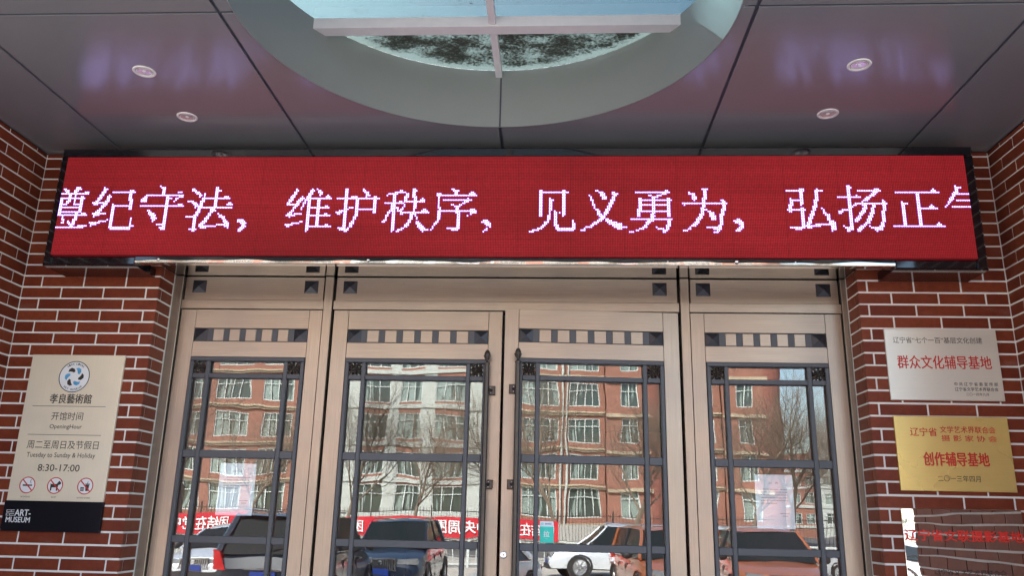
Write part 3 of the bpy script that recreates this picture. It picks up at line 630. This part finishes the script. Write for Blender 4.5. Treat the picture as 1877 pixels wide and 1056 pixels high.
# ================================================================== signs on the piers
YS = YB-.0055
def disc(mb, cx, cz, r, y0, y1, n=40, k=0): return mb.prism([(cx+r*math.cos(2*math.pi*i/n), cz+r*math.sin(2*math.pi*i/n)) for i in range(n)], y0, y1, k)
def ringmb(mb, cx, cz, r0, r1, y0, y1, n=48, k=0): return mb.lathe([(r0, y1), (r0, y0), (r1, y0), (r1, y1)], (cx, 0, cz), n, 'y', k)
sg = wroot('opening_hours_sign', (-2.41, YS, 1.437), label='tall beige metal sign with museum emblem, opening hours and black base on the left pier', category='sign')
yf = -.2150
MB().box(-2.680, -2.139, yf, YS, 1.594, 2.403, .001).obj('face_plate', M['sand'], sg)
MB().box(-2.684, -2.134, yf-.006, YS, 1.434, 1.5935, .001).obj('black_panel', M['blackpanel'], sg)
y1 = yf-.0008; INK = M['ink']
em = MB(); disc(em, -2.4155, 2.2775, .0895, y1, yf, 64, 0); ringmb(em, -2.4155, 2.2775, .0850, .0895, y1-.0006, y1, 64, 1)
cx, cz = -2.4155, 2.2775
for i in range(6):      # ring of leaf shaped blades, black and blue by turns
    t0 = math.pi/2+.35+i*math.pi/3; pts = []
    for a, r in ((-.42, .030), (-.25, .045), (.05, .055), (.35, .055), (.62, .047), (.40, .040), (.15, .031), (-.1, .025)):
        pts.append((cx+r*math.cos(t0+a), cz+r*math.sin(t0+a)))
    em.prism(pts[::-1], y1-.0006, y1, 1 if i % 2 == 0 else 2)
e_ = em.obj('emblem', [M['whiteink'], INK, M['blueink']], sg)
def arc_text(txt, cx, cz, R, a0, a1, h, par, up=True):
    n = len(txt)
    for i, ch in enumerate(txt):
        if ch == ' ': continue
        a = a0+(a1-a0)*i/(n-1)
        o = lettering(ch, -h*.35, h*.35, -h/2, h/2, 0, INK, par, .03)
        rot = a-math.pi/2 if up else a+math.pi/2
        mt = Matrix.Translation((cx+R*math.cos(a), y1-.0008, cz+R*math.sin(a))) @ Matrix.Rotation(-rot, 4, 'Y')
        for v in o.data.vertices: v.co = mt @ v.co
arc_text('XIAN LIANG', cx, cz, .0735, math.radians(128), math.radians(52), .011, e_)
arc_text('ART MUSEUM', cx, cz, .0735, math.radians(230), math.radians(310), .011, e_, False)
L = lambda b, x0, x1, z0, z1, mt=INK, bo=0., sh=0., y=y1: lettering(b, x0, x1, z0, z1, y, mt, sg, bo, sh)
L('孝良藝術館', -2.535, -2.294, 2.125, 2.179, bo=.015)
L('开馆时间', -2.508, -2.327, 2.032, 2.077, bo=.0); L('OpeningHour', -2.509, -2.324, 1.979, 2.009)
L('周二至周日及节假日', -2.620, -2.212, 1.874, 1.920); L('Tuesday to Sunday & Holiday', -2.612, -2.222, 1.820, 1.854); L('8:30-17:00', -2.535, -2.299, 1.753, 1.790, bo=.004)
for z, a, b in ((2.110, -2.629, -2.207), (1.951, -2.627, -2.208)): MB().box(a, b, y1, yf, z-.0012, z+.0012).obj('rule_line', INK, sg)
L('NO SMOKING', -2.604, -2.552, 1.611, 1.619); L('NO PET', -2.432, -2.404, 1.611, 1.619); L('NO FOOD OR DRINK', -2.288, -2.214, 1.611, 1.619)
L('ART-', -2.616, -2.527, 1.514, 1.547, M['whiteink'], .025, y=yf-.0068); L('MUSEUM', -2.660, -2.526, 1.480, 1.508, M['whiteink'], .025, y=yf-.0068)
mb = MB()
for a, b, c, d in ((-2.664, -2.642, 1.532, 1.545), (-2.640, -2.620, 1.532, 1.545), (-2.664, -2.650, 1.514, 1.528), (-2.646, -2.620, 1.514, 1.526)):
    y = yf-.0068; wd = .0026
    mb.box(a, b, y, y+.0006, c, c+wd); mb.box(a, a+wd, y, y+.0006, c, d); mb.box(a, b, y, y+.0006, d-wd, d)
mb.obj('letter_mark', M['whiteink'], sg)
for cx_, kind in ((-2.577, 0), (-2.4205, 1), (-2.2505, 2)):
    cz_ = 1.677; mb = MB(); disc(mb, cx_, cz_, .0445, y1, yf, 48, 0)
    Y = y1-.0005
    def bxx(a, b, c, d, k=1): mb.box(cx_+a, cx_+b, Y, y1, cz_+c, cz_+d, k=k)
    if kind == 0:
        bxx(-.026, .014, -.005, .003); bxx(.016, .026, -.005, .003); mb.bar((cx_+.02, Y, cz_+.008), (cx_+.014, Y, cz_+.022), .0012, n=4, k=1); mb.bar((cx_+.014, Y, cz_+.022), (cx_+.02, Y, cz_+.03), .0012, n=4, k=1)
    elif kind == 1:
        mb.prism([(cx_+a, cz_+b) for a, b in ((-.030, .012), (-.026, .006), (-.026, -.028), (-.019, -.028), (-.017, -.010), (.007, -.010), (.009, -.028), (.015, -.028), (.017, .002), (.024, .004), (.032, .009), (.031, .016), (.020, .026), (.015, .019), (.008, .008), (-.024, .008))], Y, y1, 1)
    else:
        mb.prism([(cx_+a, cz_+b) for a, b in ((.004, -.026), (.018, -.026), (.022, .008), (0, .008))], Y, y1, 1); bxx(-.002, .024, .009, .013); mb.bar((cx_+.010, Y, cz_+.013), (cx_+.013, Y, cz_+.026), .0013, n=4, k=1)
        bxx(-.026, -.006, -.012, -.006); bxx(-.028, -.004, -.018, -.014); bxx(-.026, -.006, -.026, -.020)
    Y2 = y1-.0010; ringmb(mb, cx_, cz_, .0395, .0445, Y2, y1, 48, 2)
    c45 = .0395*math.sqrt(.5); wd = .0022
    mb.prism([(cx_-c45-wd, cz_+c45-wd), (cx_+c45-wd, cz_-c45-wd), (cx_+c45+wd, cz_-c45+wd), (cx_-c45+wd, cz_+c45+wd)], Y2, y1, 2)
    mb.obj('prohibition_symbol', [M['whiteink'], INK, M['redink']], sg)
def plaque(x0, x1, z0, z1, mat, label, name='wall_plaque'):
    t = wroot(name, ((x0+x1)/2, YS, z0), label=label, category='plaque')
    MB().box(x0, x1, -.2140, YS, z0, z1, .0015).obj('plate', mat, t); return t
P = plaque(2.0985, 2.690, 2.2095, 2.5965, M['silver'], 'silver plaque with red script, topmost of the three on the right pier')
yp = -.2146; PL = lambda b, x0, x1, z0, z1, mt, bo=0., sp=1.: lettering(b, x0, x1, z0, z1, yp, mt, P, bo)
PL('辽宁省“七个一百”基层文化创建', 2.140, 2.611, 2.520, 2.554, INK, .0)
PL('群众文化辅导基地', 2.151, 2.644, 2.380, 2.452, M['redink'], .015)
PL('中 共 辽 宁 省 委 宣 传 部', 2.436, 2.662, 2.289, 2.308, INK, .01); PL('辽宁省文学艺术界联合会', 2.436, 2.661, 2.261, 2.281, INK, .01); PL('二〇一四年九月', 2.491, 2.608, 2.236, 2.252, INK)
P = plaque(2.1015, 2.686, 1.738, 2.124, M['gold'], 'gold plaque with red lettering, middle one of the three on the right pier')
PL('辽宁省', 2.177, 2.315, 2.020, 2.064, M['redink'], .015); PL('文学艺术界联合会', 2.332, 2.616, 2.038, 2.073, M['redink'], .015); PL('摄 影 家 协 会', 2.335, 2.618, 1.994, 2.026, M['redink'], .015)
PL('创作辅导基地', 2.231, 2.564, 1.867, 1.937, M['redink'], .028); PL('二〇一三年四月', 2.291, 2.508, 1.787, 1.819, INK)
P = plaque(2.088, 2.690, 1.252, 1.649, M['plaque_mirror'], 'mirror polished steel plaque at the lower right, reflecting bricks')
PL('辽宁省文联摄影基地', 2.094, 2.700-.02, 1.490, 1.545, M['brightred'], .035); PL('辽宁省文学艺术界联合会', 2.221, 2.575, 1.328, 1.354, INK, .01)
# ================================================================== across the street
FL = [(1.9, 4.4), (5.2, 7.5), (8.6, 10.9), (12.0, 14.3), (15.4, 17.6), (18.8, 20.9)]; TOP = 23.0
def facade_window(me_cache, w_, h_, nm):
    key = (round(w_, 2), round(h_, 2))
    if key not in me_cache:
        mb = MB(); f = .09
        mb.box(0, w_, -.12, 0, 0, f).box(0, w_, -.12, 0, h_-f, h_).box(0, f, -.12, 0, f, h_-f).box(w_-f, w_, -.12, 0, f, h_-f)
        nx = max(2, int(round(w_/.85)))
        for i in range(1, nx): mb.box(w_*i/nx-.04, w_*i/nx+.04, -.10, -.01, f, h_-f)
        mb.box(f, w_-f, -.11, -.005, h_*.68-.035, h_*.68+.035)
        g_ = MB().box(f, w_-f, -.16, -.13, f, h_-f)
        me_cache[key] = (mb.mesh('window', M['wframe']), g_.mesh('pane', M['wglass']))
    return me_cache[key]
WC = {}
def section(t, x0, x1, yf_, bays, wall_m, band_m, band, floors=FL, depth=.35, top=TOP, pil=None, spandrel=None):
    """facade facing +Y at y = yf_ ; bays = list of (x0, x1) window openings"""
    mb = MB(); edges = [x0]+[v for b in bays for v in b]+[x1]
    for i in range(0, len(edges), 2): 
        if edges[i+1]-edges[i] > .01: mb.box(edges[i], edges[i+1], yf_-depth, yf_, -.2, top)
    zz = [-.2]+[v for f in floors for v in f]+[top]
    sp = MB()
    for a, b in bays:
        for i in range(0, len(zz), 2): (sp if spandrel and i else mb).box(a+.001, b-.001, yf_-depth, yf_-.03, zz[i], zz[i+1])
    mb.obj('wall', wall_m, t)
    if spandrel: sp.obj('spandrel', spandrel, t)
    for z0, z1 in floors:
        for a, b in bays:
            fm, gm = facade_window(WC, b-a, z1-z0, 'w')
            w1 = link('window', fm, t, loc=(a, yf_-.06, z0)); link('pane', gm, w1)
        if band == 'ledge':
            MB().box(x0, x1, yf_-.1, yf_+.30, z0-.62, z0-.48).box(x0, x1, yf_-.1, yf_+.16, z0-.80, z0-.62).obj('ledge', band_m, t)
        elif band == 'cornice':
            MB().box(x0, x1+.25, yf_-.1, yf_+.25, z0-1.02, z0-.72).obj('ledge', band_m, t)
        elif band == 'white':
            MB().box(x0, x1, yf_-.1, yf_+.12, z0-.62, z0-.22).obj('ledge', band_m, t)
ap = wroot('apartment_building', (-10, -72.5, 0), label='long terracotta and white apartment block across the street, mirrored in the door glass', category='building')
def bays(x0, n, w_, p): return [(x0+i*p, x0+i*p+w_) for i in range(n)]
section(ap, -62, -19.6, -72, bays(-61.3, 10, 3.1, 4.2), M['terra'], M['cream'], 'ledge')
section(ap, -19.6, -6.2, -72.0, [(-18.3, -15.5), (-14.4, -12.1), (-10.9, -8.0)], M['bwhite'], M['bwhite'], 'white', spandrel=M['terra'])
section(ap, -6.2, 15.6, -72, [(-5.5, -2.3), (-1.1, 2.1), (3.3, 6.5), (7.6, 10.9), (11.9, 15.0)], M['terra'], M['cream'], 'ledge')
section(ap, 15.6, 19.3, -71.2, [(16.9, 18.4)], M['terra'], M['cream'], 'cornice')
MB().box(-62, 19.3, -86, -72.4, 0, TOP).obj('block', M['terra2'], ap)
mb = MB()
for i in range(7):      # rounded corner of the tower
    t0, t1 = math.pi/2*i/7, math.pi/2*(i+1)/7
    mb.prismz([(19.3, -73.2), (19.3+2*math.sin(t0), -73.2+2*math.cos(t0)), (19.3+2*math.sin(t1), -73.2+2*math.cos(t1))], 0, TOP)
mb.obj('corner_turret', M['terra2'], ap)
MB().box(-62.3, 19.2, -86, -71.9, TOP, TOP+.5).obj('roof', M['bwhite'], ap)
for x in (-6.1, 11.2, 11.65): MB().bar((x, -71.75, .2), (x, -71.75, TOP), .09, n=8).obj('drainpipe', M['bwhite'], ap)
# grey plinth
MB().box(-61.9, 19.2, -71.15, -71.0, 0, 1.3).obj('plinth', M['kerb'], ap)
b2 = wroot('far_building', (48, -150, 0), label='distant white and pink apartment block against blue sky at the right in the reflection', category='building')
section(b2, 37, 47.8, -150, bays(38, 4, 1.7, 2.5), M['terra'], M['bwhite'], 'white', floors=[(2, 3.8), (5.2, 7), (8.4, 10.2), (11.6, 13.4)], top=14.4)
section(b2, 47.8, 70, -150, bays(48.6, 7, 1.7, 3.0), M['bwhite'], M['bwhite'], 'white', floors=[(2, 3.8), (5.2, 7), (8.4, 10.2), (11.6, 13.4), (14.8, 16.6)], top=18.5)
MB().box(37, 70, -160, -150.4, 0, 14.3).obj('block', M['bwhite'], b2)
# low iron fence in front of the flats
fe = wroot('iron_fence', (0, -52, 0), label='long dark iron railing at the foot of the apartment block', category='fence')
MB().box(-40, 40, -52.03, -51.97, .15, .2).box(-40, 40, -52.03, -51.97, 1.9, 1.95).obj('rail', M['iron'], fe)
mb = MB()
for i in range(401): mb.box(-40+i*.2-.012, -40+i*.2+.012, -52.012, -51.988, .0, 2.15)
mb.obj('picket', M['iron'], fe, kind='stuff')
for i in range(21): MB().box(-40+i*4-.05, -40+i*4+.05, -52.06, -51.94, 0, 2.3).obj('post', M['iron'], fe)
# white street railing and the red banner tied to it
wf = wroot('street_railing', (0, -28, -.2), label='white metal traffic railing beneath the red banner', category='railing')
MB().box(-18, 18, -28.03, -27.97, -.08, -.03).box(-18, 18, -28.03, -27.97, .80, .86).obj('rail', M['wframe'], wf)
for i in range(121):
    x = -18+i*.3
    if i % 10 == 0: MB().box(x-.045, x+.045, -28.045, -27.955, -.2, 1.05).obj('post', M['wframe'], wf)
    else: MB().box(x-.014, x+.014, -28.014, -27.986, -.03, .80).obj('picket', M['wframe'], wf)
bn = wroot('red_banner', (-5, -27.9, .85), label='long red cloth banner with white characters on the street railing', category='banner')
mb = MB(); n = 60; vs = []
for i in range(n+1):
    x = -17.5+22.0*i/n; b = .02*math.sin(i*1.7)
    vs += [(x, -27.9+b, .84+.02*math.sin(i*.5)), (x, -27.9-b, 1.56+.025*math.sin(i*.43+1)), (x, -27.93-b, 1.56+.025*math.sin(i*.43+1)), (x, -27.93+b, .84+.02*math.sin(i*.5))]
mb.add(vs, [(a*4+k, a*4+(k+1) % 4, a*4+4+(k+1) % 4, a*4+4+k) for a in range(n) for k in range(4)]); mb.obj('cloth', M['banner'], bn)
for xc in (-14.3, -9.0, -2.3, 2.6): lettering('团结在党中央周围', xc-1.9, xc+1.9 if xc < 2 else xc+1.7, .97, 1.42, -27.86, M['whiteink'], bn, .02, flip=True)
# ------------------------------------------------------------------ bare trees
def tree_mesh(seed, h):
    rn = random.Random(seed); tr = MB(); br = MB()
    def grow(p, d, L, r, lv):
        seg = 3 if lv < 3 else 2; q = Vector(p)
        for i in range(seg):
            d2 = (d+Vector((rn.uniform(-.2, .2), rn.uniform(-.2, .2), rn.uniform(-.05, .14)))).normalized()
            e = q+d2*(L/seg); r2 = r*(1-.28*(i+1)/seg)
            (tr if lv == 0 else br).bar(q, e, r*(1-.28*i/seg), r2, 6 if lv < 2 else 3, cap=False)
            if lv < 5 and (i > 0 or lv > 0):
                for k in range(2):
                    ax = d2.orthogonal().normalized(); ax.rotate(Matrix.Rotation(rn.uniform(0, 6.28), 3, d2))
                    nd = (d2*rn.uniform(.55, .9)+ax*rn.uniform(.45, .85)+Vector((0, 0, .12))).normalized()
                    grow(e, nd, L*rn.uniform(.55, .75), r2*.52, lv+1)
            q, d = e, d2
        if lv < 5: grow(q, d, L*.7, r*.6, lv+1)
    grow((0, 0, 0), Vector((0, 0, 1)), h*.33, h*.011, 0)
    return tr.mesh('trunk', M['bark']), br.mesh('crown', M['bark'])
TM = [tree_mesh(s, 11.5) for s in (2, 5, 9)]
TR = (((-34, -48, 1.05), (-28, -45, .95), (-23, -47, 1.1), (-17.5, -44, .95), (-12.5, -46, 1.0), (-8, -44.5, .9), (-2, -47, 1.05), (3, -45, .9), (7, -46, 1.1), (11, -44, 1.0), (14.5, -47, 1.05), (18.5, -45, .95), (25, -60, 1.1), (30, -64, 1.2)))
tl = ['bare street tree farthest left in front of the apartment block', 'bare street tree before the left brick part of the block, middle of three', 'bare street tree before the left brick part, nearest the white part', 'bare street tree before the white part, by its left pilaster', 'bare street tree before the middle of the white part', 'bare street tree before the white part, by its right pilaster', 'bare street tree just right of the white part of the block', 'bare street tree behind the white saloon with the slanted nose', 'bare street tree left of the twin white drainpipes', 'bare street tree right of the twin white drainpipes', 'bare street tree before the left edge of the tower bay', 'bare street tree before the window column of the tower bay', 'bare tree against the sky nearest the tower corner', 'bare tree against the sky farthest right, before the distant block']
for i, (x, y, s) in enumerate(TR):
    t = empty('bare_tree', (x, y, -.2), i*1.3, label=tl[i], category='tree', group='bare trees along the far pavement'); t.scale = (s, s, s)
    a, b = TM[i % 3]; link('trunk', a, t); link('crown', b, t)
# ------------------------------------------------------------------ cars
def car(loc, rz, paint, label, style='suv', chrome=True, lights='front', platecol='plate'):
    """built nose towards +Y, length along Y, then turned by rz"""
    t = empty('parked_car', (*loc, -.2), rz, label=label, category='car')
    if style == 'suv': Lh, W, zb, zt, zr = 2.32, .93, .30, 1.05, 1.70; hood = (1.34, .98); ws = (1.15, .45); rear = (-2.0, -2.25)
    elif style == 'pickup': Lh, W, zb, zt, zr = 2.35, .94, .34, 1.12, 1.80; hood = (1.34, 1.02); ws = (1.15, .45); rear = (-1.95, -2.28)
    else: Lh, W, zb, zt, zr = 2.32, .90, .24, .93, 1.45; hood = (1.25, .86); ws = (1.2, .40); rear = (-1.1, -1.75)
    # body: stations along y with (half width, bottom, shoulder height)
    st_ = [(-Lh, .80, zb+.16, zt-.28), (-Lh+.06, .90, zb+.04, zt-.10), (-Lh+.30, .985, zb, zt), (-1.2, 1., zb-.05, zt+.01), (0, 1., zb-.06, zt), (ws[0]-.1, 1., zb-.05, zt-.02), (hood[0], .99, zb, zt-.07), (Lh-.35, .94, zb, hood[1]-.10), (Lh-.10, .86, zb+.02, hood[1]-.18), (Lh, .74, zb+.12, hood[1]-.34)]
    if style == 'sedan': st_[0] = (-Lh, .80, zb+.16, zt-.22); st_[1] = (-Lh+.06, .90, zb+.04, zt-.04)
    vs = []; n = 11
    for y, k, b, s in st_:
        w_ = W*k; h = s-b
        sec = [(-.72*w_, b), (-.95*w_, b+.06*h), (-1.*w_, b+.35*h), (-1.*w_, b+.62*h), (-.965*w_, b+.80*h), (-.93*w_, b+.95*h), (-.84*w_, s+.012)]
        full = sec+[(-.4*w_, s+.035), (0, s+.045), (.4*w_, s+.035)]+[(-a, z) for a, z in sec[::-1]]
        q = len(full); vs += [(x, y, z) for x, z in full]
    fs = [(i*q+j, i*q+(j+1) % q, (i+1)*q+(j+1) % q, (i+1)*q+j) for i in range(len(st_)-1) for j in range(q)]
    fs += [tuple(range(q)), tuple(range((len(st_)-1)*q+q-1, (len(st_)-1)*q-1, -1))]
    body = MB().add(vs, fs).obj('body', paint, t); smooth_by_angle(body.data, 34)
    # greenhouse: glass volume, then roof and pillars in body colour
    y0, y1, y2, y3 = rear[1], rear[0], ws[1], ws[0]
    if style == 'sedan': y0, y1 = -1.75, -.95
    else: y0, y1 = -2.22, -1.88
    g0, g1 = W*.90, W*.70; zc = zt-.02; zr0 = zr-.07
    B0 = [(-g0, y0, zc), (g0, y0, zc), (g0, y3+.12, zc), (-g0, y3+.12, zc)]; T0 = [(-g1, y1, zr0), (g1, y1, zr0), (g1, y2, zr0), (-g1, y2, zr0)]
    gl = MB().add(B0+T0, [(0, 1, 2, 3), (4, 5, 6, 7), (0, 1, 5, 4), (1, 2, 6, 5), (2, 3, 7, 6), (3, 0, 4, 7)]).obj('window_glass', M['carglass'], t)
    rf = MB(); vs = []
    for y, k, z in ((y1-.10, .92, zr0-.01), (y1+.15, 1., zr0+.05), ((y1+y2)/2, 1.02, zr), (y2-.15, 1., zr0+.045), (y2+.04, .93, zr0-.01)):
        vs += [(-g1*k-.015, y, z-.05 if y not in (y1-.10,) else z-.02), (-g1*k*.8, y, z), (0, y, z+.012), (g1*k*.8, y, z), (g1*k+.015, y, z-.05 if y not in (y1-.10,) else z-.02)]
    rf.add(vs, [(i*5+j, i*5+j+1, i*5+j+6, i*5+j+5) for i in range(4) for j in range(4)]); o = rf.obj('roof', paint, t); smooth_by_angle(o.data)
    for s in (-1, 1):
        for a, b, r in ((B0[2], T0[2], .038), (B0[1], T0[1], .07)):
            MB().bar((s*a[0], a[1], a[2]), (s*b[0], b[1], b[2]-.01), r, r*.85, 6).obj('pillar', paint, t)
        ym = (y1+y2)/2+.1; MB().bar((s*g0, ym, zc), (s*g1, ym-.02, zr0), .035, .03, 5).obj('pillar', M['plastic'], t)
        if style != 'sedan': MB().bar((s*(g1-.04), y1+.1, zr+.015), (s*(g1-.04), y2-.15, zr+.02), .018, n=6).obj('roof_rail', M['grille'], t)
        mb = MB(); mb.lathe([(.0003, -.06), (.07, -.05), (.10, .0), (.095, .06), (.05, .10), (.0003, .105)], (s*(W+.10), ws[0]-.12, zt+.06), 12, 'y')
        o = mb.obj('wing_mirror', M['plastic'], t, smooth=True)
        for yy in (-1.42, 1.40):
            r = .36 if style != 'sedan' else .33
            mb = MB(); mb.lathe([(r-.10, -.11), (r-.02, -.11), (r, -.07), (r, .07), (r-.02, .10), (r-.10, .11)], (s*(W-.09), yy, r), 24, 'x')
            wh = mb.obj('wheel', M['tyre'], t)
            mb = MB(); mb.lathe([(r-.10, s*.09), (r-.13, s*.06), (.09, s*.04), (.06, s*.07), (.0003, s*.075)], (s*(W-.09), yy, r), 20, 'x')
            for i in range(6):
                a = math.pi*i/3; mb.bar((s*(W-.02), yy+.05*math.cos(a), r+.05*math.sin(a)), (s*(W-.015), yy+(r-.11)*math.cos(a), r+(r-.11)*math.sin(a)), .028, .02, 4)
            mb.obj('rim', M['rim'], wh)
            mb = MB(); mb.lathe([(r+.055, -.02), (r+.06, .012), (r+.0, .012)], (s*(W+.004), yy, r+.01), 28, 'x') ; mb.obj('wheel_arch', M['plastic'], t)
        # lamps
        hz = hood[1]-.22
        mb = MB(); mb.prism([(s*.38*W, hz-.05), (s*.84*W, hz-.02), (s*.86*W, hz+.10), (s*.40*W, hz+.05)], Lh-.16, Lh-.02); mb.obj('headlight', M['headlamp'], t)
        mb = MB()
        if style == 'sedan': mb.box(s*.40*W, s*.87*W, -Lh-.005, -Lh+.20, zt-.26, zt-.12)
        else: mb.prism([(s*.70*W, zt-.30), (s*.93*W, zt-.27), (s*.95*W, zt+.04), (s*.83*W, zt+.02)], -Lh-.01, -Lh+.25)
        mb.obj('tail_light', M['taillamp'], t)
    mb = MB(); gz = hood[1]-.24
    for i in range(15): x = -.34+.68*i/14; mb.box(x-.012, x+.012, Lh-.03, Lh+.018, gz-.13, gz+.07)
    mb.box(-.37, .37, Lh-.03, Lh+.012, gz+.07, gz+.095); mb.box(-.37, .37, Lh-.03, Lh+.012, gz-.155, gz-.13); mb.obj('grille', M['grille'], t)
    MB().box(-.355, .355, Lh-.03, Lh-.002, gz-.13, gz+.07).obj('grille_backing', M['plastic'], t)
    MB().box(-.72*W, .72*W, Lh-.12, Lh+.035, zb+.02, zb+.17, ).obj('bumper', M['plastic'], t); MB().box(-.80*W, .80*W, -Lh-.05, -Lh+.1, zb+.04, zb+.24).obj('bumper', M['plastic'], t)
    MB().box(-.22, .22, Lh+.018, Lh+.04, zb+.18, zb+.31).obj('number_plate', M['plate'], t); MB().box(-.22, .22, -Lh-.03, -Lh+.02, zt-.42, zt-.29).obj('number_plate', M['plate'], t)
    MB().bar((-.05, y0-.005, zc+.06), (-.42, (y0*.75+y1*.25)-.01, zc+.13), .012, n=5).obj('wiper', M['plastic'], t)
    for s in (-1, 1):
        MB().bar((s*.12, y3+.09, zc+.02), (s*.12-.55, (y3+.12)*.80+y2*.20, zc+.115), .010, n=5).obj('wiper', M['plastic'], t)
        MB().box(s*(W*.93), s*(W*.93)+s*.012, y0+.2, y3-.05, zt-.005, zt+.012).obj('window_trim', M['grille'], t)
        for yy in (.28, -.72): MB().box(s*(W*1.0+.002), s*(W*1.0-.02), yy-.006, yy+.006, zb+.12, zt-.16).obj('door_gap', M['plastic'], t); MB().box(s*(W*.985), s*(W*1.0+.025), yy+.10, yy+.28, zt-.17, zt-.145).obj('door_handle', M['grille'], t)
    MB().lathe([(.055, 0), (.055, .012), (.035, .016), (.0003, .016)], (0, Lh+.012, gz+.0), 18, 'y').obj('badge', M['chrome'], t)
    MB().box(-.34, .34, -Lh-.02, -Lh+.02, zt-.27, zt-.24).obj('trim_bar', M['grille'], t)
    return t
navy, black, white, orange = paintmat('navy car paint', (.012, .022, .045)), paintmat('dark blue car paint', (.010, .018, .030)), paintmat('white car paint', (.72, .75, .80)), paintmat('copper orange car paint', (.42, .13, .05))
car((-3.6, -17.0), 0, navy, 'navy suv parked nose towards the doors, chrome slatted grille, mirrored in the left door leaf', 'suv')
car((-4.5, -11.7), math.pi, black, 'dark blue suv parked tail towards the doors, red tail lamps, mirrored in the leftmost door', 'pickup')
car((.3, -13.0), .5, white, 'white saloon parked nose towards the doors, between the navy suv and the copper suv', 'sedan')
car((4.85, -14.2), .05, orange, 'copper orange suv parked nose towards the doors, mirrored at the lower right', 'suv')
car((5.6, -22.5), math.pi/2, white, 'white crossover seen side on behind the copper suv', 'suv')
car((-8.2, -17.5), 0, white, 'white saloon parked beyond the dark blue suv, at the left end of the row', 'sedan')
car((10.2, -21), -.25, white, 'white saloon parked beyond the copper suv, at the far right of the reflection', 'sedan')
